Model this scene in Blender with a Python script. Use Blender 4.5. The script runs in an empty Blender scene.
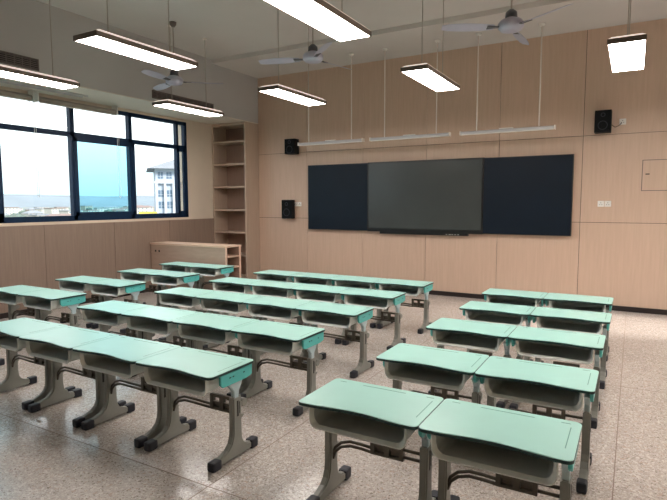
import bpy, bmesh, math, random
from mathutils import Vector, Matrix
random.seed(7)
C = bpy.context.scene.collection
S = 1.067
HC = 1.6037          # eye height
D = 8.775            # front wall
XB = -6.75           # bulkhead face / bookcase side
XL = -7.628          # window wall
XR = 2.3             # corridor wall
YB = -2.6            # back wall
ZC = 4.183           # ceiling
ZS = 4.113           # front beam soffit
ZK = 3.208           # bulkhead soffit

# ---------------------------------------------------------------- materials
def new_mat(name):
    m = bpy.data.materials.new(name); m.use_nodes = True
    return m, m.node_tree, m.node_tree.nodes['Principled BSDF']
def mat(name, col, rough=.6, metal=0., var=0., scale=8., bump=0., bscale=200., spec=.5, coat=0.):
    m, nt, b = new_mat(name)
    b.inputs['Base Color'].default_value = (*col, 1); b.inputs['Roughness'].default_value = rough
    b.inputs['Metallic'].default_value = metal; b.inputs['Specular IOR Level'].default_value = spec
    b.inputs['Coat Weight'].default_value = coat
    tc = nt.nodes.new('ShaderNodeTexCoord')
    if var:
        n = nt.nodes.new('ShaderNodeTexNoise'); n.inputs['Scale'].default_value = scale; n.inputs['Detail'].default_value = 4
        nt.links.new(tc.outputs['Object'], n.inputs['Vector'])
        r = nt.nodes.new('ShaderNodeValToRGB')
        r.color_ramp.elements[0].position = .3; r.color_ramp.elements[1].position = .7
        r.color_ramp.elements[0].color = (*[c*(1-var) for c in col], 1)
        r.color_ramp.elements[1].color = (*[min(1, c*(1+var)) for c in col], 1)
        nt.links.new(n.outputs['Fac'], r.inputs['Fac']); nt.links.new(r.outputs['Color'], b.inputs['Base Color'])
    if bump:
        n = nt.nodes.new('ShaderNodeTexNoise'); n.inputs['Scale'].default_value = bscale
        nt.links.new(tc.outputs['Object'], n.inputs['Vector'])
        bp = nt.nodes.new('ShaderNodeBump'); bp.inputs['Strength'].default_value = bump; bp.inputs['Distance'].default_value = .002
        nt.links.new(n.outputs['Fac'], bp.inputs['Height']); nt.links.new(bp.outputs['Normal'], b.inputs['Normal'])
    return m
def wood_mat(name, a, b_, rough=.45, sx=14., sz=.8):
    m, nt, b = new_mat(name)
    tc = nt.nodes.new('ShaderNodeTexCoord'); mp = nt.nodes.new('ShaderNodeMapping')
    mp.inputs['Scale'].default_value = (sx, sx, sz)
    n = nt.nodes.new('ShaderNodeTexNoise'); n.inputs['Scale'].default_value = 3; n.inputs['Detail'].default_value = 6
    r = nt.nodes.new('ShaderNodeValToRGB')
    r.color_ramp.elements[0].position = .3; r.color_ramp.elements[1].position = .72
    r.color_ramp.elements[0].color = (*a, 1); r.color_ramp.elements[1].color = (*b_, 1)
    nt.links.new(tc.outputs['Object'], mp.inputs['Vector']); nt.links.new(mp.outputs['Vector'], n.inputs['Vector'])
    nt.links.new(n.outputs['Fac'], r.inputs['Fac']); nt.links.new(r.outputs['Color'], b.inputs['Base Color'])
    b.inputs['Roughness'].default_value = rough
    return m
def floor_mat():
    m, nt, b = new_mat('terrazzo')
    N, Lk = nt.nodes.new, nt.links.new
    tc = N('ShaderNodeTexCoord')
    col = None
    def rgb(c):
        x = N('ShaderNodeRGB'); x.outputs[0].default_value = (*c, 1); return x.outputs[0]
    n0 = N('ShaderNodeTexNoise'); n0.inputs['Scale'].default_value = .9; n0.inputs['Detail'].default_value = 5
    Lk(tc.outputs['Object'], n0.inputs['Vector'])
    r0 = N('ShaderNodeValToRGB'); r0.color_ramp.elements[0].position = .32; r0.color_ramp.elements[1].position = .7
    r0.color_ramp.elements[0].color = (.40, .355, .325, 1); r0.color_ramp.elements[1].color = (.50, .45, .415, 1)
    Lk(n0.outputs['Fac'], r0.inputs['Fac']); col = r0.outputs['Color']
    for sc, c, lo, hi in ((75, (.64, .60, .56), .82, .86), (110, (.27, .23, .20), .84, .92), (60, (.46, .37, .32), .90, .94), (150, (.58, .53, .49), .68, .80)):
        v = N('ShaderNodeTexVoronoi'); v.inputs['Scale'].default_value = sc
        Lk(tc.outputs['Object'], v.inputs['Vector'])
        sp = N('ShaderNodeSeparateColor'); Lk(v.outputs['Color'], sp.inputs['Color'])
        mr = N('ShaderNodeMapRange'); mr.inputs['From Min'].default_value = lo; mr.inputs['From Max'].default_value = hi
        Lk(sp.outputs[0], mr.inputs['Value'])
        mx = N('ShaderNodeMix'); mx.data_type = 'RGBA'
        Lk(mr.outputs['Result'], mx.inputs['Factor']); Lk(col, mx.inputs[6]); Lk(rgb(c), mx.inputs[7])
        col = mx.outputs[2]
    Lk(col, b.inputs['Base Color'])
    n1 = N('ShaderNodeTexNoise'); n1.inputs['Scale'].default_value = 2.5; n1.inputs['Detail'].default_value = 6
    Lk(tc.outputs['Object'], n1.inputs['Vector'])
    m1 = N('ShaderNodeMapRange'); m1.inputs['To Min'].default_value = .13; m1.inputs['To Max'].default_value = .30
    Lk(n1.outputs['Fac'], m1.inputs['Value']); Lk(m1.outputs['Result'], b.inputs['Roughness'])
    return m
def glass_mat(name, tint, refl=.06):
    m = bpy.data.materials.new(name); m.use_nodes = True; nt = m.node_tree; nt.nodes.clear()
    o = nt.nodes.new('ShaderNodeOutputMaterial'); mx = nt.nodes.new('ShaderNodeMixShader')
    t = nt.nodes.new('ShaderNodeBsdfTransparent'); g = nt.nodes.new('ShaderNodeBsdfGlossy')
    t.inputs['Color'].default_value = (*tint, 1); g.inputs['Roughness'].default_value = .02
    mx.inputs['Fac'].default_value = refl
    nt.links.new(t.outputs[0], mx.inputs[1]); nt.links.new(g.outputs[0], mx.inputs[2]); nt.links.new(mx.outputs[0], o.inputs['Surface'])
    return m
def emit_mat(name, col, st):
    m, nt, b = new_mat(name)
    b.inputs['Base Color'].default_value = (.9, .9, .9, 1)
    b.inputs['Emission Color'].default_value = (*col, 1); b.inputs['Emission Strength'].default_value = st
    return m

M = dict(
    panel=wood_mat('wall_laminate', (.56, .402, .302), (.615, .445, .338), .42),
    wains=wood_mat('side_wall_laminate_shaded', (.255, .182, .142), (.295, .212, .167), .4),  # front wall's laminate, darkened: the window wall's shade is in the colour
    cream=mat('cream_paint', (.68, .58, .47), .8, var=.04, scale=2),
    paint=mat('ceiling_paint', (.62, .58, .555), .85, var=.03, scale=1.2),
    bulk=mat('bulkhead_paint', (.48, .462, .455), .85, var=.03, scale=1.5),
    soffit=mat('soffit_paint', (.66, .61, .53), .8, var=.03, scale=2),
    floor=floor_mat(),
    joint=mat('floor_joint', (.20, .14, .11), .6),
    black_base=mat('black_skirting', (.018, .012, .012), .35),
    frame=mat('navy_window_frame', (.005, .022, .06), .45, var=.15, scale=30, spec=.25),
    glass=glass_mat('clear_glass', (.985, .992, .995), .03),
    tint=glass_mat('teal_glass', (.66, .89, .95), .03),
    blind=mat('roller_blind', (.36, .32, .28), .8, bump=.3),
    white=mat('white_plastic', (.80, .78, .74), .4, var=.02),
    mint=mat('mint_laminate', (.42, .735, .665), .30, var=.025, scale=5, bump=.05, bscale=500),
    edge=mat('dark_green_edging', (.012, .05, .05), .4, var=.1),
    groove=mat('groove_green', (.13, .36, .30), .5, var=.05),
    trough=mat('trough_plastic', (.80, .84, .80), .42, var=.06, scale=6, bump=.1),
    leg=mat('leg_grey_plastic', (.25, .255, .23), .42, var=.06, scale=8, bump=.1),
    cap=mat('foot_cap_black', (.018, .020, .030), .5, var=.1, scale=20),
    teal=mat('teal_side_plate', (.11, .56, .54), .42, var=.05),
    bracket=mat('pale_bracket', (.50, .62, .66), .4, var=.05),
    bar=mat('bronze_metal', (.105, .093, .075), .35, metal=.4, var=.15, scale=20),
    dark=mat('dark_plastic', (.02, .018, .016), .5),
    lamp_metal=mat('lamp_housing', (.85, .78, .72), .45),
    lamp_side=mat('lamp_side_trim', (.22, .17, .145), .5),
    lamp_end=mat('lamp_end_trim', (.10, .075, .06), .5),
    cable=mat('cable_grey', (.42, .38, .33), .6),
    emit=emit_mat('led_diffuser', (1, .92, .865), 23.),
    rim=emit_mat('edge_lit_rim', (1, .80, .70), .65),
    fan=mat('fan_grey', (.46, .46, .57), .35, metal=.1, var=.05),
    fan_d=mat('fan_dark', (.10, .10, .11), .5),
    chalk=mat('blackboard_navy', (.004, .010, .020), .42, spec=.22, var=.1, scale=3),
    screen=mat('display_glass', (.050, .058, .058), .22, var=.05, scale=2),
    bezel=mat('black_bezel', (.006, .006, .007), .3),
    speaker=mat('black_speaker', (.005, .005, .006), .6, var=.2, scale=30, spec=.2),
    speaker_g=mat('speaker_grille', (.006, .007, .008), .8, bump=.6, bscale=400, spec=.15),
    vent=mat('vent_metal', (.16, .13, .12), .5, var=.1),
    vent_d=mat('vent_dark', (.02, .018, .018), .8),
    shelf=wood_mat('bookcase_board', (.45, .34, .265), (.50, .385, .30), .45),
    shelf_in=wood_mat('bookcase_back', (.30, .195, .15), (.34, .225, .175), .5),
    podium=wood_mat('podium_laminate', (.42, .30, .235), (.47, .335, .265), .4, sx=2, sz=10),
    podium_t=wood_mat('podium_top', (.70, .50, .38), (.74, .54, .42), .35, sx=2, sz=10),
    bar_light=mat('lamp_bar_white', (.60, .59, .62), .4),
    chalkmark=mat('chalk_white', (.75, .72, .68), .9),
    bwall=mat('far_white_wall_shaded', (.36, .42, .50), .8, var=.05, scale=.2),  # white wall with its bluish shade put into the colour
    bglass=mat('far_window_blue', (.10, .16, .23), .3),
    btrim=mat('far_white_trim_shaded', (.46, .50, .55), .8),  # white trim, same bluish shade put into the colour
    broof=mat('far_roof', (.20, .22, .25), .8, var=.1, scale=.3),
    tw1=mat('town_wall_white', (.42, .41, .37), .9, var=.08, scale=.1),
    tw2=mat('town_wall_beige', (.30, .27, .22), .9, var=.08, scale=.1),
    troof=mat('town_roof', (.20, .15, .14), .9, var=.1, scale=.1),
    ground=mat('outdoor_ground', (.15, .18, .17), 1, var=.2, scale=.02),
    hill=mat('hill_forest_hazed', (.17, .21, .245), 1, var=.12, scale=.006),  # distance haze is mixed into this blue-grey
    tree=mat('tree_leaves', (.09, .125, .11), 1, var=.3, scale=.4),
    trunk=mat('tree_bark', (.10, .07, .05), 1),
    yellow=mat('yellow_panel', (.45, .38, .06), .6),
)
# ---------------------------------------------------------------- mesh helpers
def bx(bm, x0, x1, y0, y1, z0, z1, mi=0, bev=0., rot=None):
    vs = [bm.verts.new(p) for p in ((x0,y0,z0),(x1,y0,z0),(x1,y1,z0),(x0,y1,z0),(x0,y0,z1),(x1,y0,z1),(x1,y1,z1),(x0,y1,z1))]
    fs = [bm.faces.new([vs[i] for i in f]) for f in ((3,2,1,0),(4,5,6,7),(0,1,5,4),(1,2,6,5),(2,3,7,6),(3,0,4,7))]
    for f in fs: f.material_index = mi
    if bev:
        es = list({e for f in fs for e in f.edges})
        r = bmesh.ops.bevel(bm, geom=es, offset=bev, segments=2, affect='EDGES', profile=.6)
        for f in r['faces']: f.material_index = mi
def prism(bm, pts, axis, a, b, mi=0, bev=0.):
    """pts 2D outline, extruded along axis between a and b; (u,v) are the other two axes in order"""
    def P(u, v, w):
        return {'x': (w, u, v), 'y': (u, w, v), 'z': (u, v, w)}[axis]
    lo = [bm.verts.new(P(u, v, a)) for u, v in pts]; hi = [bm.verts.new(P(u, v, b)) for u, v in pts]
    n = len(pts); fs = []
    fs.append(bm.faces.new(lo)); fs.append(bm.faces.new(hi[::-1]))
    for i in range(n):
        j = (i+1) % n
        fs.append(bm.faces.new((lo[j], lo[i], hi[i], hi[j])))
    for f in fs: f.material_index = mi
    bmesh.ops.recalc_face_normals(bm, faces=fs)
    if bev:
        es = list(fs[0].edges) + list(fs[1].edges)
        r = bmesh.ops.bevel(bm, geom=es, offset=bev, segments=2, affect='EDGES')
        for f in r['faces']: f.material_index = mi
def tube(bm, pts, r, seg=8, mi=0):
    pts = [Vector(p) for p in pts]; rings = []
    for i, p in enumerate(pts):
        d = (pts[min(i+1, len(pts)-1)] - pts[max(i-1, 0)]).normalized()
        u = d.orthogonal().normalized() if abs(d.z) > .95 else d.cross(Vector((0,0,1))).normalized()
        v = d.cross(u).normalized()
        rr = r[i] if isinstance(r, (list, tuple)) else r
        rings.append([bm.verts.new(p + u*rr*math.cos(t) + v*rr*math.sin(t)) for t in [2*math.pi*k/seg for k in range(seg)]])
    fs = []
    for a, b in zip(rings, rings[1:]):
        for k in range(seg): fs.append(bm.faces.new((a[k], a[(k+1) % seg], b[(k+1) % seg], b[k])))
    fs.append(bm.faces.new(rings[0][::-1])); fs.append(bm.faces.new(rings[-1]))
    for f in fs: f.material_index = mi
    for f in fs[:-2]: f.smooth = True
    bmesh.ops.recalc_face_normals(bm, faces=fs)
def lathe(bm, prof, seg=20, cx=0, cy=0, mi=0):
    tube_r = []
    rings = [[bm.verts.new((cx+r*math.cos(2*math.pi*k/seg), cy+r*math.sin(2*math.pi*k/seg), z)) for k in range(seg)] for r, z in prof]
    fs = []
    for a, b in zip(rings, rings[1:]):
        for k in range(seg): fs.append(bm.faces.new((a[k], a[(k+1) % seg], b[(k+1) % seg], b[k])))
    for f in fs: f.smooth = True
    fs += [bm.faces.new(rings[0][::-1]), bm.faces.new(rings[-1])]
    for f in fs: f.material_index = mi
    bmesh.ops.recalc_face_normals(bm, faces=fs)
def obj(name, bm, mats, parent=None, loc=None):
    me = bpy.data.meshes.new(name); bm.to_mesh(me); bm.free()
    for m in (mats if isinstance(mats, (list, tuple)) else [mats]): me.materials.append(m)
    o = bpy.data.objects.new(name, me); C.objects.link(o)
    if parent: o.parent = parent
    if loc: o.location = loc
    return o
def tag(o, label, cat, group=None):
    o['label'] = label; o['category'] = cat
    if group: o['group'] = group
    return o
def thing(name, label, cat, loc=(0,0,0), rz=0, group=None):
    o = bpy.data.objects.new(name, None); C.objects.link(o); o.location = loc; o.rotation_euler = (0,0,rz)
    o.empty_display_size = .1
    return tag(o, label, cat, group)
def structure(name, bm, m, parent=None):
    o = obj(name, bm, m, parent)
    if parent is None: o['kind'] = 'structure'
    return o
def B(): return bmesh.new()
def kids(o): return [c for c in list(C.objects) if c.parent == o]
def dup(root, loc, rz, label, group):
    r = root.copy(); C.objects.link(r); r.location = loc; r.rotation_euler = (0,0,rz); r['label'] = label; r['group'] = group
    for ch in kids(root):
        c = ch.copy(); C.objects.link(c); c.parent = r
        for g in kids(ch):
            d = g.copy(); C.objects.link(d); d.parent = c
    return r

# ---------------------------------------------------------------- the room
bm = B(); bx(bm, XL-.3, XR+.3, YB-.3, D+.3, -.15, 0); structure('floor', bm, M['floor'])
bm = B()                                   # brass-dark divider strips in the terrazzo
for x in [-.036 + 2.0*k for k in (-3,-2,-1,0,1)]: bx(bm, x-.003, x+.003, YB, D, -.004, .0006)
for y in (-.85, 2.135, 5.13, 8.12): bx(bm, XL, XR, y-.003, y+.003, -.004, .0006)
structure('trim_1', bm, M['joint'])
bm = B(); bx(bm, XL-.3, XR+.3, YB-.3, D+.3, ZC, ZC+.2)
structure('ceiling', bm, M['paint'])
bm = B(); bx(bm, XB, XR, 7.43, D, ZS, ZC+.01); structure('trim_2', bm, M['paint'])       # shallow beam by the front wall
bm = B(); bx(bm, XL, XB, YB, D, ZK+.012, ZC+.01); bx(bm, XL, XB, YB, D, ZK, ZK+.013, 1)
structure('wall_bulkhead', bm, [M['bulk'], M['soffit']])
# front wall, laminate panels with open joints
bm = B(); bx(bm, XL-.3, XR+.3, D+.018, D+.2, 0, ZC, 1)
xs = [-5.583 + 1.22*i for i in range(-2, 8)]
zs = [.0, 1.300, 2.585, ZC]
for a, b in zip(xs, xs[1:]):
    for c, d in zip(zs, zs[1:]):
        x0, x1 = max(a, XL), min(b, XR)
        if x1 > x0: bx(bm, x0+.0035, x1-.0035, D, D+.018, c+.0035, d-.0035, 0)
structure('wall_front', bm, [M['panel'], M['dark']])
bm = B(); bx(bm, XB, XR, D-.012, D, 0, .075); structure('baseboard_front', bm, M['black_base'])
# window wall
W0, W1, WZ0, WZ1 = -1.5, 7.651, 1.325, 3.16
bm = B()
bx(bm, XL-.24, XL, YB, W0, 0, ZK+.3); bx(bm, XL-.24, XL, W1, D, 0, ZK+.3)
bx(bm, XL-.24, XL, W0, W1, 0, WZ0); bx(bm, XL-.24, XL, W0, W1, WZ1, ZK+.3)
structure('wall_left', bm, M['cream'])
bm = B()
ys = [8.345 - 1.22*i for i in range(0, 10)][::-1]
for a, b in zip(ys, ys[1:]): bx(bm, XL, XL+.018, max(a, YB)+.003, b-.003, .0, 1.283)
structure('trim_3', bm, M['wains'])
bm = B(); bx(bm, XL+.018, XL+.03, YB, 8.34, 0, .075); structure('baseboard_left', bm, M['black_base'])
bm = B()
bx(bm, XL, XR, YB-.2, YB, 0, ZC); structure('wall_back', bm, M['cream'])
# corridor wall with an unseen wide doorway, added to light the front floor
bm = B(); dy0, dy1 = 7.05, 8.45
bx(bm, XR, XR+.2, YB, dy0, 0, 1.25); bx(bm, XR, XR+.2, dy1, D, 0, ZC)
bx(bm, XR, XR+.2, YB, dy0, 2.9, ZC); bx(bm, XR, XR+.2, dy0, dy1, 2.9, ZC)
bx(bm, XR, XR+.2, YB, dy0, 1.25, 2.9)
structure('wall_right', bm, M['cream'])
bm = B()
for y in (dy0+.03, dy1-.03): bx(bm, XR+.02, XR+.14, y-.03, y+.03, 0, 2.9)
bx(bm, XR+.02, XR+.14, dy0, dy1, 2.84, 2.9); structure('door_added_1', bm, M['wains'])
# the big window
FX0, FX1 = XL-.088, XL-.008
bm = B()
bx(bm, FX0, FX1, W0, W1, WZ0, 1.410); bx(bm, FX0, FX1, W0, W1, 3.10, WZ1)       # sill and head rails
bx(bm, FX0, FX1, W0, W1, 2.635, 2.705)                                          # transom
bx(bm, FX0, FX1, 7.590, W1, WZ0, WZ1); bx(bm, FX0, FX1, W0, W0+.07, WZ0, WZ1)
mull = [-.26, .84, 1.94, 3.04, 4.10, 5.232, 6.325]
for y in mull: bx(bm, FX0, FX1, y-.035, y+.035, WZ0, WZ1)
bx(bm, FX0, FX1, 7.385, 7.435, WZ0, WZ1)
win = structure('window_1', bm, M['frame'])
# sashes: each opening light a frame of its own
def sash(y0, y1, tint, t=.065, z0=1.41, z1=2.635, x=FX0+.02, w=.04):
    f = B()
    bx(f, x, x+w, y0, y0+t, z0, z1); bx(f, x, x+w, y1-t, y1, z0, z1)
    bx(f, x, x+w, y0, y1, z0, z0+t*.8); bx(f, x, x+w, y0, y1, z1-t, z1)
    o = structure('window_sash', f, M['frame'], win)
    g = B(); bx(g, x+w/2-.003, x+w/2+.003, y0+t, y1-t, z0+t*.8, z1-t)
    structure('window_pane', g, M['tint' if tint else 'glass'], o)
sash(5.235, 6.40, True, x=FX0+.052, w=.035)
sash(3.04+.02, 4.14, True, x=FX0+.052, w=.035)
sash(7.395, 7.60, False, t=.05, x=FX0+.052, w=.035)
cuts = [W0+.07] + mull + [7.59]
for a, b in zip(cuts, cuts[1:]):
    g = B(); bx(g, FX0+.03, FX0+.036, a+.03, b-.03 if b < 7.5 else b, 2.705, 3.10); structure('window_pane', g, M['glass'], win)
    if a not in (3.04, 5.232):
        g = B(); bx(g, FX0+.03, FX0+.036, a+.03, b-.03 if b < 7.5 else b, 1.41, 2.635); structure('window_pane', g, M['glass'], win)
bm = B(); bx(bm, FX0+.087, FX0+.105, 7.445, 7.465, 1.85, 2.0, bev=.004); structure('window_handle', bm, M['bar_light'], win)

# roller blinds, wound up
def blind(y0, y1, label):
    t = thing('roller_blind', label, 'blind', (XL+.09, (y0+y1)/2, 3.16), group='wound-up roller blinds over the window')
    h = (y1-y0)/2
    b = B(); tube(b, [(0, -h, -.055), (0, h, -.055)], .036, 14); bx(b, .024, .034, -h+.01, h-.01, -.105, -.055)
    obj('rolled_fabric', b, M['blind'], t)
    b = B(); bx(b, .012, .044, -h+.01, h-.01, -.115, -.103, bev=.003); obj('bottom_rail', b, M['white'], t)
    for s in (-1, 1):
        b = B(); bx(b, -.09, .05, s*(h+.012)-.008, s*(h+.012)+.008, -.105, .047, bev=.004); obj('bracket', b, M['white'], t)
    b = B(); tube(b, [(.045, h+.02, -.06), (.05, h+.02, -1.45), (.03, h+.02, -1.47), (.01, h+.02, -1.45), (.005, h+.02, -.06)], .0035, 5)
    obj('pull_chain', b, M['white'], t)
blind(3.15, 4.55, 'wound-up beige roller blind at the left end of the window top')
blind(4.64, 5.95, 'wound-up beige roller blind above the middle window pane')
bm = B()
for x in (XL+.30, XL+.42): bx(bm, x, x+.035, YB, 5.2, ZK-.018, ZK)
tag(obj('curtain_track', bm, M['bulk']), 'pair of pale rails fixed under the soffit above the window', 'rail')

# air-conditioning grilles in the bulkhead
def vent(y0, y1, z0, z1, label):
    t = thing('ceiling_vent', label, 'vent', (XB, (y0+y1)/2, (z0+z1)/2), group='louvred grilles in the bulkhead')
    h, v = (y1-y0)/2, (z1-z0)/2
    b = B(); bx(b, -.02, .004, -h+.01, h-.01, -v+.01, v-.01); obj('grille_backing', b, M['vent_d'], t)
    b = B()
    for y in (-h, h-.02): bx(b, 0, .018, y, y+.02, -v, v)
    for z in (-v, v-.014): bx(b, 0, .018, -h, h, z, z+.014)
    obj('grille_frame', b, M['vent'], t)
    b = B(); n = 5
    for k in range(n):
        z = -v+.014+(2*v-.028)*(k+.5)/n; bx(b, .004, .016, -h+.02, h-.02, z-.005, z+.005)
    y = -h+.1
    while y < h-.03: bx(b, .004, .013, y-.006, y+.006, -v+.014, v-.014); y += .1
    obj('grille_louvres', b, M['vent'], t)
vent(2.78, 4.19, 3.30, 3.445, 'dark louvred air grille in the bulkhead at the left edge')
vent(6.035, 7.44, 3.268, 3.395, 'brown louvred air grille in the bulkhead near the bookcase')

# ---------------------------------------------------------------- suspended panel lamps
def make_lamp(label):
    t = thing('pendant_panel_light', label, 'ceiling light', (0,0,3.015), group='suspended rectangular panel lights')
    w, l = .15, .595
    b = B()
    bx(b, -w, w, -l, l, .040, .046); bx(b, -w+.03, w-.03, -l+.05, l-.05, .066, .072)
    r_ = b; b = B()
    lo = [b.verts.new((x, y, .046)) for x, y in ((-w,-l),(w,-l),(w,l),(-w,l))]; hi = [b.verts.new((x, y, .070)) for x, y in ((-w+.03,-l+.05),(w-.03,-l+.05),(w-.03,l-.05),(-w+.03,l-.05))]
    for i in range(4): b.faces.new((lo[i], lo[(i+1) % 4], hi[(i+1) % 4], hi[i]))
    obj('edge_lit_rim', b, M['rim'], t); b = r_
    obj('lamp_housing', b, M['lamp_metal'], t)
    b = B()
    for s in (-1, 1): a0, a1 = sorted((s*(w-.004), s*(w+.003))); bx(b, a0, a1, -l, l, -.002, .041)
    obj('side_trim', b, M['lamp_side'], t)
    for s in (-1, 1):
        b = B(); bx(b, -w-.004, w+.004, s*l-.006, s*l+.006, -.003, .042)
        for k in range(9): bx(b, -w+.02+k*.032, -w+.03+k*.032, s*(l+.006)-.003, s*(l+.006)+.003, .008, .036)
        obj('end_trim', b, M['lamp_end'], t)
    b = B(); bx(b, -w+.006, w-.006, -l+.006, l-.006, .0, .012); obj('light_diffuser', b, M['emit'], t)
    for s in (-1, 1):
        b = B(); tube(b, [(0, s*.36, .066), (0, s*.36, ZC-3.015)], .005, 6); obj('suspension_cable', b, M['cable'], t)
        b = B(); bx(b, -.05, .05, s*.36-.02, s*.36+.02, .066, .080, bev=.004); lathe(b, [(.032, ZC-3.015-.022), (.034, ZC-3.015-.001)], 14, 0, s*.36)
        obj('cable_mount', b, M['lamp_metal'], t)
    return t
cols = [(-6.04, 'window-side'), (-4.13, 'second'), (-2.13, 'third'), (-.12, 'fourth'), (1.75, 'corridor')]
names = {
 (0, 0): 'glowing panel light hanging at the far left edge before the left grille',
 (1, 0): 'glowing panel light hanging large in the upper left over the nearer desks',
 (2, 0): 'glowing panel light cut off by the top edge of the view, nearest to it',
 (0, 1): 'glowing panel light hanging in front of the grille near the bookcase',
 (1, 1): 'glowing panel light hanging above the upper left wall speaker',
 (2, 1): 'glowing panel light hanging above the middle of the blackboard',
 (3, 1): 'glowing panel light seen end-on beside the upper right wall speaker',
 (3, 0): 'glowing panel light above the right desks, added out of view overhead',  # this and the next two lamps are unseen, added for their light
 (4, 1): 'glowing panel light by the corridor wall near the front, unseen, added for light',
 (4, 0): 'glowing panel light by the corridor wall, unseen, added right of the camera',
}
lamp0 = None
lamp_at = {(1, 0): (-4.16, 3.605), (1, 1): (-4.06, 6.08), (0, 1): (-5.99, 6.09), (2, 0): (-2.165, 3.60), (2, 1): (-2.11, 6.06), (0, 0): (-6.08, 3.59)}
for (c, r), lab in names.items():
    p = lamp_at.get((c, r), (cols[c][0], (3.60, 6.06)[r])) + (3.015,)
    if lamp0 is None: lamp0 = make_lamp(lab); lamp0.location = p
    else: dup(lamp0, p, 0, lab, 'suspended rectangular panel lights')

# ---------------------------------------------------------------- ceiling fans
def make_fan(label):
    t = thing('ceiling_fan', label, 'fan', (0,0,3.36), group='three-bladed ceiling fans')
    b = B(); tube(b, [(0,0,.07), (0,0,ZC-3.36-.03)], .009, 10); obj('down_rod', b, M['cable'], t)
    b = B(); lathe(b, [(.02, ZC-3.36-.07), (.045, ZC-3.36-.04), (.05, ZC-3.36-.001)], 18); obj('ceiling_canopy', b, M['vent'], t)
    b = B(); lathe(b, [(.022, .16), (.055, .13), (.060, .075)], 18); obj('rod_cover', b, M['fan_d'], t)
    b = B(); lathe(b, [(.05, -.055), (.10, -.045), (.125, -.015), (.125, .025), (.10, .055), (.05, .075), (.02, .08)], 24); obj('motor', b, M['fan'], t)
    for k in range(3):
        a = 2*math.pi*k/3; ca, sa = math.cos(a), math.sin(a)
        b = B(); n = 8
        top = []; bot = []
        for i in range(n+1):
            s = i/n; r = .17 + s*.52
            hw = .036 + .018*math.sin(math.pi*min(1, s*1.05)) + (.010*s)
            if i == n: hw *= .72
            row = []
            for q in (-1, 1):
                z = -.01 + q*hw*.32
                row.append((r*ca - q*hw*sa, r*sa + q*hw*ca, z))
            top.append([b.verts.new((x, y, z+.002)) for x, y, z in row]); bot.append([b.verts.new((x, y, z-.002)) for x, y, z in row])
        for i in range(n):
            b.faces.new((top[i][0], top[i+1][0], top[i+1][1], top[i][1])); b.faces.new((bot[i][1], bot[i+1][1], bot[i+1][0], bot[i][0]))
            for q in (0, 1): b.faces.new((top[i][q], bot[i][q], bot[i+1][q], top[i+1][q]))
        for i in (0, n): b.faces.new((top[i][0], top[i][1], bot[i][1], bot[i][0]))
        bmesh.ops.recalc_face_normals(b, faces=b.faces[:])
        bl = obj('fan_blade', b, M['fan'], t)
        b = B(); P = lambda r, w, z: (r*ca - w*sa, r*sa + w*ca, z)
        vs = [b.verts.new(P(*p)) for p in ((.10,-.02,-.006),(.10,.02,-.006),(.24,.03,-.002),(.24,-.03,-.014),(.10,-.02,-.014),(.10,.02,-.014),(.24,.03,-.010),(.24,-.03,-.022))]
        for f in ((0,1,2,3),(7,6,5,4),(0,4,5,1),(1,5,6,2),(2,6,7,3),(3,7,4,0)): b.faces.new([vs[i] for i in f])
        obj('blade_arm', b, M['fan_d'], bl)
    return t
FG = 'three-bladed ceiling fans'
fan0 = make_fan('grey ceiling fan on the left, above the light in front of the grille'); fan0.location = (-5.856, 5.659, 3.36); fan0.rotation_euler.z = math.radians(41)
dup(fan0, (-3.481, 5.627, 3.36), math.radians(77), 'middle ceiling fan, hanging between the two central panel lights', FG)
dup(fan0, (-1.148, 5.623, 3.36), math.radians(88), 'lilac-grey ceiling fan on the right, above the right end of the blackboard', FG)

# ---------------------------------------------------------------- blackboard lamps (off)
def board_light(x0, x1, rods, label):
    t = thing('blackboard_light', label, 'light bar', ((x0+x1)/2, 8.15, 2.665), group='unlit light bars over the blackboard')
    cx = (x0+x1)/2; h = (x1-x0)/2
    b = B(); prism(b, [(-.055, -.028), (.03, -.012), (.03, .018), (.0, .022), (-.045, .004)], 'x', -h, h)
    obj('light_housing', b, M['bar_light'], t)
    b = B(); bx(b, -h+.02, h-.02, -.05, .015, -.034, -.020); obj('light_tube', b, M['white'], t)
    for s in (-1, 1):
        b = B(); bx(b, s*h-.006, s*h+.006, -.058, .033, -.034, .024); obj('end_cap', b, M['lamp_metal'], t)
    b = B(); bx(b, -.1, .1, -.02, .02, .02, .034); obj('mounting_plate', b, M['white'], t)
    for x in rods:
        b = B(); tube(b, [(x-cx, 0, .02), (x-cx, 0, ZS-2.665)], .009, 8); obj('hanging_rod', b, M['lamp_metal'], t)
        b = B(); lathe(b, [(.03, ZS-2.665-.03), (.042, ZS-2.665-.012), (.045, ZS-2.665-.001)], 16, x-cx, 0); obj('rod_canopy', b, M['white'], t)
board_light(-5.338, -4.045, (-5.14, -4.275), 'unlit light bar hanging by the upper left wall speaker')
board_light(-3.90, -2.54, (-3.655, -2.765), 'unlit light bar hanging above the middle display')
board_light(-2.37, -1.02, (-2.13, -1.238), 'unlit light bar hanging above the right chalkboard panel')

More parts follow.
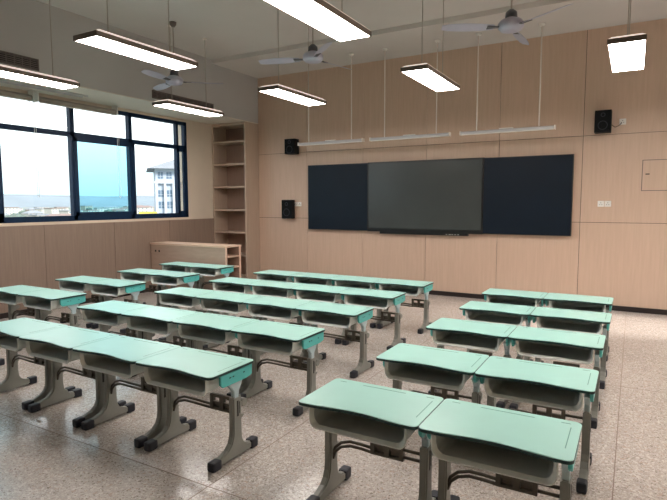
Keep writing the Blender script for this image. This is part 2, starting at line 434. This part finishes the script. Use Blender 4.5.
# ---------------------------------------------------------------- smart blackboard
y0 = D-.085
t = thing('blackboard', 'wide dark blackboard with a built-in display, mounted on the front wall', 'blackboard', (-3.16, y0, 1.70))
def rel(x): return x+3.16
zb, zt = 1.090-1.70, 2.318-1.70
for a, b_ in ((-5.505, -4.222), (-2.143, -.815)):
    b = B(); bx(b, rel(a)+.012, rel(b_)-.012, -.004, .07, zb+.012, zt-.012); p = obj('writing_panel', b, M['chalk'], t)
    b = B(); bx(b, rel(a), rel(b_), .0, .085, zb, zb+.014); bx(b, rel(a), rel(b_), .0, .085, zt-.014, zt)
    bx(b, rel(a), rel(a)+.014, .0, .085, zb, zt); bx(b, rel(b_)-.014, rel(b_), .0, .085, zb, zt); obj('panel_frame', b, M['bezel'], p)
b = B(); bx(b, rel(-4.222), rel(-2.143), -.006, .085, zb-.008, zt+.006); p = obj('display_bezel', b, M['bezel'], t)
b = B(); bx(b, rel(-4.195), rel(-2.17), -.009, -.004, zb+.055, zt-.022); obj('display_screen', b, M['screen'], p)
b = B(); bx(b, rel(-3.98), rel(-2.38), .0, .06, zb-.045, zb-.008); p = obj('control_strip', b, M['bezel'], t)
b = B()
for k in range(5): bx(b, rel(-2.75)+k*.05, rel(-2.75)+k*.05+(.03 if k == 1 else .018), -.004, .002, zb-.034, zb-.020)
obj('port_icons', b, M['white'], p)

# ---------------------------------------------------------------- speakers, plates, access panel
def speaker(x, z, w, h, d, label, sides=False):
    t = thing('wall_speaker', label, 'speaker', (x, D, z), group='black wall speakers')
    b = B(); bx(b, -w/2, w/2, -d, -.045, -h/2, h/2, bev=.008); obj('speaker_cabinet', b, M['speaker'], t)
    b = B(); bx(b, -w/2+.015, w/2-.015, -d-.008, -d+.002, -h/2+.03, h/2-.015, bev=.004); g = obj('speaker_grille', b, M['speaker_g'], t)
    b = B()
    for zz, r in ((-.06, w*.30), (h*.28, w*.14)):
        n = 20; ring = []
        for rr in (r, r-.01):
            ring.append([b.verts.new((rr*math.cos(2*math.pi*k/n), -d-.0095, zz+rr*math.sin(2*math.pi*k/n))) for k in range(n)])
        for k in range(n): b.faces.new((ring[0][k], ring[0][(k+1) % n], ring[1][(k+1) % n], ring[1][k]))
    obj('speaker_ring', b, M['cap'], g)
    b = B(); bx(b, -.04, .04, -.05, 0, -.05, .05); obj('wall_bracket', b, M['cap'], t)
speaker(-5.85, 2.69, .24, .29, .20, 'black box speaker high on the wall left of the blackboard')
speaker(-5.965, 1.475, .25, .37, .15, 'black box speaker low on the wall, beside the left socket plates')
speaker(-.440, 2.755, .215, .31, .22, 'black box speaker high on the wall right of the blackboard')
def plate(x, z, n, label):
    t = thing('socket_plate', label, 'wall plate', (x, D, z), group='white wall socket plates')
    for k in range(n):
        cx = (k-(n-1)/2)*.092
        b = B(); bx(b, cx-.043, cx+.043, -.011, 0, -.043, .043, bev=.004); p = obj('cover_plate', b, M['white'], t)
        b = B()
        for u, v in ((-.014, -.012), (.014, -.012), (0, .014)): bx(b, cx+u-.004, cx+u+.004, -.0125, -.010, v-.006, v+.006)
        obj('socket_hole', b, M['dark'], p)
plate(-5.80, 1.575, 2, 'pair of white socket plates beside the lower left speaker')
plate(-.385, 1.578, 2, 'pair of white socket plates right of the blackboard')
plate(-.195, 2.755, 1, 'single white plate beside the upper right speaker')
b = B(); tube(b, [(-.34, D-.07, 2.72), (-.29, D-.03, 2.68), (-.24, D-.03, 2.70), (-.205, D-.016, 2.74)], .005, 6)
tag(obj('speaker_wire', b, M['dark']), 'thin dark wire from the upper right speaker to its wall plate', 'wire')
t = thing('access_panel', 'square laminate access panel on the wall at the right edge', 'access panel', (.36, D, 1.98))
b = B(); bx(b, -.275, .275, -.010, 0, -.21, .21); obj('panel_board', b, M['panel'], t)
b = B()
for a in ((-.285, -.275, -.22, .22), (.275, .285, -.22, .22)): bx(b, a[0], a[1], -.006, 0, a[2], a[3])
for a in ((-.285, .285, -.22, -.21), (-.285, .285, .21, .22)): bx(b, a[0], a[1], -.006, 0, a[2], a[3])
obj('panel_edge', b, M['vent'], t)
b = B(); bx(b, -.24, -.19, -.018, -.009, .01, .025); obj('latch', b, M['dark'], t)
b = B(); bx(b, .17, .25, -.020, -.009, -.16, -.145); obj('handle', b, M['dark'], t)

# ---------------------------------------------------------------- bookcase
by0, by1, bz = 8.347, D-.002, ZK-.004
t = thing('bookcase', 'tall beige open bookcase with empty shelves in the front left corner', 'bookcase', ((XL+XB)/2, (by0+by1)/2, 0))
cx, cy = (XL+XB)/2, (by0+by1)/2
hw, hd = (XB-XL)/2-.002, (by1-by0)/2
for s in (-1, 1):
    b = B(); a0, a1 = sorted((s*hw, s*(hw-.035))); bx(b, a0, a1, -hd, hd, 0, bz); obj('side_panel', b, M['shelf'], t)
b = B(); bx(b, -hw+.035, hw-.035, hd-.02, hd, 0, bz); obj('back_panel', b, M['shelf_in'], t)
b = B(); bx(b, -hw+.035, hw-.035, -hd+.0, hd-.02, bz-.05, bz); obj('top_board', b, M['shelf'], t)
b = B(); bx(b, -hw+.035, hw-.035, -hd+.0, hd-.02, 0, .09); obj('plinth', b, M['shelf'], t)
for z in (2.833, 2.382, 1.927, 1.457, 1.004, .540):
    b = B(); bx(b, -hw+.036, hw-.036, -hd+.004, hd-.021, z-.020, z+.014); obj('shelf', b, M['shelf'], t)

# ---------------------------------------------------------------- teacher's desk
t = thing('teacher_desk', 'beige wooden teacher desk with open end shelves, standing before the bookcase', 'desk', (-6.715, 6.845, 0))
hw, hd, hz = .875, .195, .888
b = B(); bx(b, -hw, hw, -hd, -hd+.022, .02, hz-.03); obj('front_panel', b, M['podium'], t)
b = B(); bx(b, -hw, hw, hd-.022, hd, .02, hz-.03); obj('back_panel', b, M['podium'], t)
b = B(); bx(b, -hw, -hw+.022, -hd+.022, hd-.022, .02, hz-.03); obj('side_panel', b, M['podium'], t)
b = B(); bx(b, hw-.30, hw-.28, -hd+.022, hd-.022, .02, hz-.03); obj('inner_panel', b, M['shelf_in'], t)
b = B()
prism(b, [(-hw-.01, -hd-.012), (-.02, -hd-.012), (.18, -hd-.012), (hw+.015, -hd-.012), (hw+.015, hd+.01), (-hw-.01, hd+.01)], 'z', hz-.028, hz, bev=.003)
obj('desk_top', b, M['podium_t'], t)
for z in (.30, .52, .70):
    b = B(); bx(b, hw-.28, hw-.003, -hd+.022, hd-.022, z-.011, z+.011); obj('shelf', b, M['podium_t'], t)
b = B()
for s in (-1, 1): bx(b, hw-.002, hw+.010, s*(hd-.02)-.02, s*(hd-.02)+.02, .02, hz-.03)
obj('end_post', b, M['podium_t'], t)
b = B()
for x in (-hw+.10, -hw+.19): lathe(b, [(.018, -.002), (.018, .002)], 14)
b.free(); b = B()
for x in (-hw+.12, -hw+.21):
    tube(b, [(x, -hd-.002, .745), (x, -hd+.004, .745)], .020, 14)
obj('cable_hole', b, M['dark'], t)

# ---------------------------------------------------------------- student desk
HT = .5975; PW = .6455
def top_outline(grow=0., w=.3205, d=.21):
    pts = []; w += grow; d += grow; r = .030
    def arc(cx, cy, a0, a1, n=5):
        for i in range(n+1):
            a = math.radians(a0+(a1-a0)*i/n); pts.append((cx+r*math.cos(a), cy+r*math.sin(a)))
    arc(w-r, d-r, 0, 90); arc(-w+r, d-r, 90, 180); arc(-w+r, -d+r, 180, 270)
    n = 14
    for i in range(1, n):                                      # concave edge on the pupil's side
        x = -w+r+(2*w-2*r)*i/n; s = (x/(w-r))
        pts.append((x, -d + .026*(math.cos(s*math.pi)*.5+.5)))
    arc(w-r, -d+r, 270, 360)
    return pts
def leg_parts(t, s):
    x = s*.274
    pts = [(-.115, .010), (.205, .010), (.205, .052), (.150, .062), (.120, .080), (.104, .110), (.099, .16), (.098, .395),
           (.020, .395), (.018, .19), (.014, .145), (-.002, .108), (-.035, .080), (-.075, .066), (-.115, .056)]
    b = B(); prism(b, pts, 'x', x-.021, x+.021, bev=.007)
    leg = obj('leg', b, M['leg'], t)
    b = B(); bx(b, x+s*.0215-.001, x+s*.0215+.001, .052, .066, .27, .37); bx(b, x+s*.0215-.001, x+s*.0215+.001, .074, .080, .285, .36)
    obj('height_slot', b, M['dark'], leg)
    b = B(); bx(b, x-.028, x+.028, -.176, -.100, 0, .060, bev=.014); obj('foot_cap', b, M['cap'], leg)
    b = B(); bx(b, x-.028, x+.028, .185, .255, 0, .064, bev=.014); obj('foot_cap', b, M['cap'], leg)
    b = B(); prism(b, [(-.035, HT-.095), (.125, HT-.095), (.110, HT-.135), (.085, HT-.165), (.080, .385), (.036, .385), (.034, HT-.165), (.010, HT-.135)], 'x', x-.015, x+.015, bev=.004)
    obj('upright', b, M['bracket'], t)
    b = B(); prism(b, [(-.110, HT-.022), (.190, HT-.022), (.188, HT-.088), (.130, HT-.100), (-.085, HT-.100), (-.107, HT-.080)], 'x', s*.302-.009, s*.302+.009, bev=.003)
    a = obj('side_plate', b, M['teal'], t)
    b = B()
    for y in (-.03, .0, .10): bx(b, s*.312-.001, s*.312+.001, y, y+.012, HT-.056, HT-.050)
    obj('rivet', b, M['edge'], a)
    b = B(); tube(b, [(x-.02, .135, .335), (x+s*.015, .135, .335)], .026, 12); bx(b, x-.012, x+.012, .09, .125, .322, .346); obj('adjuster_knob', b, M['leg'], leg)
    b = B(); prism(b, [(.09, .27), (.128, .262), (.128, .252), (.09, .235)], 'x', x-.012, x+.012); obj('stop_wedge', b, M['leg'], leg)
def make_desk(label, group, po=.06):
    t = thing('student_desk', label, 'school desk', group=group)
    b = B(); prism(b, top_outline(0), 'z', HT-.015, HT, bev=.0015); top = obj('desktop', b, M['mint'], t)
    b = B(); prism(b, top_outline(.0016), 'z', HT-.017, HT-.0025, bev=.0015); obj('edge_band', b, M['edge'], t)
    b = B()
    bx(b, -.13, .12, .165, .170, HT-.001, HT+.0005); bx(b, -.275, -.235, .168, .173, HT-.001, HT+.0005); bx(b, .235, .275, .168, .173, HT-.001, HT+.0005)
    bx(b, .278, .282, -.10, .13, HT-.001, HT+.0005)
    obj('pencil_groove', b, M['groove'], top)
    # book trough: U section open towards the pupil, with a broad flared lip
    b = B(); zt, zb = HT-.022, HT-.128
    def U(w, zlow, r=.05):
        pts_ = [(-w, zt)]
        for i in range(7):
            an = math.pi/2*i/6; pts_.append((-w+r*.8*(1-math.cos(an)), zlow+r*(1-math.sin(an))))
        for i in range(7):
            an = math.pi/2*(1-i/6); pts_.append((w-r*.8*(1-math.cos(an)), zlow+r*(1-math.sin(an))))
        return pts_ + [(w, zt)]
    ya, yb = -.170, .175
    prof = [(U(.250, zb+.004), yb), (U(.252, zb-.002), ya+.02), (U(.264, zb-.008), ya-.012), (U(.260, zb-.002), ya-.016),
            (U(.245, zb+.011), ya+.006), (U(.247, zb+.005), ya+.02), (U(.245, zb+.009), yb-.01)]
    ring = [[b.verts.new((x, y, z)) for x, z in p] for p, y in prof]
    for a, c in zip(ring, ring[1:]):
        for i in range(len(a)-1): b.faces.new((a[i], a[i+1], c[i+1], c[i]))
    b.faces.new(ring[0]); b.faces.new(ring[-1][::-1])
    bmesh.ops.recalc_face_normals(b, faces=b.faces[:])
    obj('book_trough', b, M['trough'], t)
    for s in (-1, 1): leg_parts(t, s)
    # cross bar: two bent rods, a slotted plate, straight rods to the other leg
    for dz in (0, -.024):
        b = B(); tube(b, [(-.256, .05, .225+dz), (-.240, .05, .268+dz), (-.205, .05, .300+dz), (-.15, .05, .318+dz), (-.08, .05, .318+dz), (.05+po, .05, .312+dz)], .0085, 8)
        obj('cross_rod', b, M['bar'], t)
        b = B(); tube(b, [(.20+po, .05, .345+dz*1.6), (.262, .05, .345+dz*1.6)], .0085, 8); obj('brace_rod', b, M['bar'], t)
    b = B()
    for x0, x1 in ((.03, .055), (.108, .140), (.192, .215)): bx(b, x0+po, x1+po, .036, .064, .290, .385, bev=.002)
    for z0, z1 in ((.284, .300), (.328, .342), (.368, .388)): bx(b, .03+po, .215+po, .040, .060, z0, z1, bev=.002)
    bx(b, .03+po, .215+po, .052, .056, .285, .33)
    obj('slotted_plate', b, M['bar'], t)
    return t
G1 = 'mint-topped school desks in three blocks'
rows = [  # block, x of right end, y of near edge, desks
    ('R', -.151, 2.037, 2, 'nearest'), ('R', -.130, 2.862, 2, 'second'), ('R', -.133, 3.764, 2, 'third'), ('R', -.124, 4.618, 2, 'fourth'), ('R', -.137, 5.466, 2, 'farthest'),
    ('M', -1.949, 2.084, 4, 'nearest'), ('M', -1.972, 2.963, 4, 'second'), ('M', -1.996, 3.874, 4, 'third'), ('M', -2.041, 4.76, 4, 'fourth'), ('M', -2.031, 5.605, 4, 'farthest'),
    ('W', -5.030, 2.235, 1, 'nearest'), ('W', -4.948, 3.088, 2, 'second'), ('W', -5.025, 3.932, 2, 'third'), ('W', -5.015, 4.826, 2, 'fourth'), ('W', -5.182, 5.728, 2, 'farthest')]
seat = {1: ['only visible'], 2: ['right', 'left'], 4: ['rightmost', 'second from right', 'third from right', 'leftmost']}
block = {'R': 'right block', 'M': 'middle block', 'W': 'window-side block'}
proto = {}
for bk, xr, yn, n, rn in rows:
    for i in range(n):
        rowtxt = {'nearest': 'row nearest the camera', 'second': 'second row from the camera', 'third': 'third row from the camera', 'fourth': 'fourth row from the camera', 'farthest': 'row nearest the blackboard'}[rn]
        lab = 'mint-topped school desk, %s in the %s, %s' % (seat[n][i], block[bk], rowtxt)
        loc = (xr*S-.3227-i*PW, yn*S+.21, 0)
        rz = math.radians(random.uniform(-.1, .1))
        loc = (loc[0], loc[1]+random.uniform(-.006, .006), 0)
        k = bk == 'R'
        if k not in proto:
            proto[k] = make_desk(lab, G1, -.055 if k else .055); proto[k].location = loc; proto[k].rotation_euler.z = rz
        else: dup(proto[k], loc, rz, lab, G1)

# chalk stub on the floor near the left edge
b = B(); tube(b, [(0,0,.006), (.062, -.006, .006)], .005, 8)
tag(obj('chalk_stick', b, M['chalkmark'], loc=(-3.79, 2.20, 0)), 'white chalk stick lying on the floor in front of the left desk feet', 'chalk')
b = B(); tube(b, [(0,0,.005), (.03, -.008, .005)], .004, 8)
tag(obj('chalk_stub', b, M['chalkmark'], loc=(-3.32, 2.02, 0)), 'short white chalk stub on the floor nearer the camera', 'chalk')

# ---------------------------------------------------------------- outside
GZ = -12.
b = B(); bx(b, -6000, -9.5, -4000, 6000, GZ-1, GZ)
tag(obj('city_ground', b, M['ground']), 'green grey ground far below outside the window', 'ground')['kind'] = 'structure'
def ridge(name, x, ya, yb, base, amp, seed, label, depth=500):
    rnd = random.Random(seed); b = B(); n = 90; fr = [(rnd.uniform(1.5, 14), rnd.uniform(0, 6), rnd.uniform(.2, 1)) for _ in range(9)]
    rows_ = []
    for i in range(n+1):
        u = i/n; h = base + amp*sum(a*math.sin(f*u*6+p)/(1+f*.3) for f, p, a in fr)*.5
        y = ya+(yb-ya)*u
        rows_.append([b.verts.new((x+depth*.5, y, GZ)), b.verts.new((x+depth*.2, y, GZ+(h-GZ)*.6)), b.verts.new((x, y, h)), b.verts.new((x-depth, y, GZ))])
    for p, q in zip(rows_, rows_[1:]):
        for k in range(3): b.faces.new((p[k], p[k+1], q[k+1], q[k]))
    bmesh.ops.recalc_face_normals(b, faces=b.faces[:])
    tag(obj(name, b, M['hill']), label, 'hills')
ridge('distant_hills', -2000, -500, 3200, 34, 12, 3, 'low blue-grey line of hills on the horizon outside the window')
def house(x, y, w, d, h, wall, roofm, hip, label, floors=3):
    t = thing('town_house', label, 'building', (x, y, GZ), random.uniform(-.3, .3), group='distant town buildings outside the window')
    b = B(); bx(b, -d, 0, -w/2, w/2, 0, h); obj('wall', b, wall, t)
    b = B()
    if hip:
        e = .6; z = h; vs = [b.verts.new(p) for p in ((-d-e, -w/2-e, z), (e, -w/2-e, z), (e, w/2+e, z), (-d-e, w/2+e, z), (-d/2, -w/2+d*.35, z+d*.22), (-d/2, w/2-d*.35, z+d*.22))]
        for f in ((0,1,4),(2,3,5),(1,2,5,4),(3,0,4,5),(3,2,1,0)): b.faces.new([vs[i] for i in f])
    else: bx(b, -d-.4, .4, -w/2-.4, w/2+.4, h, h+.7)
    obj('roof', b, roofm, t)
    n = max(2, int(w/4.2)); b = B()
    for fl in range(floors):
        z = (fl+.35)*h/floors
        for k in range(n):
            yy = -w/2+(k+.5)*w/n; bx(b, -.05, .06, yy-.8, yy+.8, z, z+h/floors*.45)
    obj('window_rows', b, M['bglass'], t)
rnd = random.Random(11)
k = 0
for ri, dist in enumerate((300, 350, 410, 480, 560, 650, 760, 900)):
    step = 34 + dist*.012
    y = dist*.42 + rnd.uniform(0, 10)
    while y < dist*.90:
        if not (dist < 420 and y > dist*.70):
            if (k+ri) % 5 != 1:
                w_ = rnd.uniform(14, 24); h = rnd.uniform(4.0, 8.5) * (1 if dist > 380 else .8)
                house(-dist, y, w_, rnd.uniform(9, 12), h, M['tw1'] if rnd.random() < .75 else M['tw2'], M['troof'] if rnd.random() < .35 else M['broof'], rnd.random() < .5,
                      'small pale low building in the distant town outside the window', floors=2 if h < 6 else 3)
            else:
                r = rnd.uniform(3, 5)
                t = thing('town_tree', 'rounded tree among the distant town buildings', 'tree', (-dist, y, GZ), group='distant trees outside the window')
                b = B(); bmesh.ops.create_icosphere(b, subdivisions=2, radius=r, matrix=Matrix.Translation((0,0,r*1.1)) @ Matrix.Diagonal((1, 1.4, .75, 1)))
                for v in b.verts: v.co += Vector([rnd.uniform(-.12, .12)*r for _ in range(3)])
                obj('crown', b, M['tree'], t)
                b = B(); tube(b, [(0,0,0), (0,0,r*.7)], .4, 6); obj('trunk', b, M['trunk'], t)
        k += 1; y += step*rnd.uniform(.92, 1.08)
# the white building at the right of the window
t = thing('apartment_building', 'white building with a hipped grey roof seen through the right window pane', 'building', (-120, 107.6, GZ), math.radians(-40))
Hh = 11.4-GZ; w0, w1 = 0., 24.
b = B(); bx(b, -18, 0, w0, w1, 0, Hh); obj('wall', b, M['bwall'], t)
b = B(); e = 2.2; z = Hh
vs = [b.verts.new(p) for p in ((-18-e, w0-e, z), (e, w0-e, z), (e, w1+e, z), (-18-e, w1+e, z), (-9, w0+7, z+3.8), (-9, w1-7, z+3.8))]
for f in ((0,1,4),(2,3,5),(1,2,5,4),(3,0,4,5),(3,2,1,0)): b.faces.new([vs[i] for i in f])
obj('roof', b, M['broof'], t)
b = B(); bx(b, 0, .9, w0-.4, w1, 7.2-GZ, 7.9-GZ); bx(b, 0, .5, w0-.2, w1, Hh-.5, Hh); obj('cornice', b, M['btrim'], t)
b = B()
for k in range(11): y = w0+.2+k*2.36; bx(b, 0, .8, y-.32, y+.32, 0, 7.2-GZ)
obj('facade_columns', b, M['btrim'], t)
for fl in range(6):
    z = (fl+.3)*3.3 if fl < 5 else None
    for k in range(6):
        y = w0+.2+(k+.5)*2.36
        b = B(); zz = (8.6-GZ) if fl == 5 else z+1.2
        bx(b, -.03, .08, y-.72, y+.72, zz, zz+1.9); w_ = obj('window', b, M['bglass'], t)
        b = B(); bx(b, .06, .14, y-.05, y+.05, zz, zz+1.9); bx(b, .06, .14, y-.74, y+.74, zz+.6, zz+.7); obj('glazing_bar', b, M['btrim'], w_)
t = thing('street_hoarding', 'bright yellow hoarding low beside the white building outside', 'hoarding', (-117, 102.2, GZ), math.radians(-40))
b = B(); bx(b, -.3, .3, -2.6, 2.2, 9.2, 11.2); obj('yellow_board', b, M['yellow'], t)
b = B()
for y in (-2.4, 2.0): bx(b, -.2, .2, y-.15, y+.15, 0, 9.2)
obj('support_post', b, M['bar_light'], t)

# ---------------------------------------------------------------- sky and light
w = bpy.data.worlds.new('World'); bpy.context.scene.world = w; w.use_nodes = True
nt = w.node_tree; nt.nodes.clear()
out = nt.nodes.new('ShaderNodeOutputWorld'); bg = nt.nodes.new('ShaderNodeBackground')
tc = nt.nodes.new('ShaderNodeTexCoord'); sp = nt.nodes.new('ShaderNodeSeparateXYZ'); rp = nt.nodes.new('ShaderNodeValToRGB')
nt.links.new(tc.outputs['Generated'], sp.inputs[0]); nt.links.new(sp.outputs['Z'], rp.inputs['Fac'])
cr = rp.color_ramp
cr.elements[0].position = 0.0; cr.elements[0].color = (.42, .54, .58, 1)
cr.elements[1].position = .16; cr.elements[1].color = (.90, .97, 1.0, 1)
e_ = cr.elements.new(.05); e_.color = (.58, .70, .73, 1)
e_ = cr.elements.new(.10); e_.color = (.78, .86, .88, 1)
nt.links.new(rp.outputs['Color'], bg.inputs['Color']); bg.inputs['Strength'].default_value = 2.1
nt.links.new(bg.outputs[0], out.inputs['Surface'])
def area(name, loc, rot, sx, sy, portal=True, e=0):
    l = bpy.data.lights.new(name, 'AREA'); l.shape = 'RECTANGLE'; l.size = sx; l.size_y = sy; l.energy = e
    o = bpy.data.objects.new(name, l); C.objects.link(o); o.location = loc; o.rotation_euler = rot
    l.cycles.is_portal = portal
    return o
area('window_portal', (XL-.2, (W0+W1)/2, 2.24), (0, math.radians(-90), 0), 1.9, W1-W0)
area('corridor_portal', (XR+.22, 7.75, 1.5), (0, math.radians(90), 0), 3.0, 1.6)
sun = bpy.data.lights.new('sun', 'SUN'); sun.energy = 6.0; sun.angle = math.radians(12); sun.color = (1, .93, .86)
so = bpy.data.objects.new('sun', sun); C.objects.link(so)
so.rotation_euler = Vector((-math.cos(math.radians(33)), .03, -math.sin(math.radians(33)))).to_track_quat('-Z', 'Y').to_euler()

# ---------------------------------------------------------------- camera
cam = bpy.data.cameras.new('camera'); co = bpy.data.objects.new('camera', cam); C.objects.link(co)
cam.sensor_fit = 'HORIZONTAL'; cam.sensor_width = 36; cam.lens = 527.325/667*36; cam.clip_start = .05; cam.clip_end = 12000
yaw, pit, rol = [math.radians(a) for a in (29.619, 5.135, -.122)]
fw = Vector((-math.sin(yaw)*math.cos(pit), math.cos(yaw)*math.cos(pit), -math.sin(pit)))
rt = Vector((math.cos(yaw), math.sin(yaw), 0)); up = rt.cross(fw)
r2 = math.cos(rol)*rt + math.sin(rol)*up; u2 = -math.sin(rol)*rt + math.cos(rol)*up
co.matrix_world = Matrix(((r2.x, u2.x, -fw.x, 0), (r2.y, u2.y, -fw.y, 0), (r2.z, u2.z, -fw.z, HC), (0, 0, 0, 1)))
sc = bpy.context.scene; sc.camera = co
sc.view_settings.view_transform = 'Standard'; sc.view_settings.look = 'None'; sc.view_settings.gamma = 1
sc.view_settings.use_curve_mapping = False; sc.view_settings.exposure = 0.25
sc.cycles.max_bounces = 10; sc.cycles.diffuse_bounces = 6; sc.cycles.transparent_max_bounces = 12
sc.cycles.sample_clamp_indirect = 6
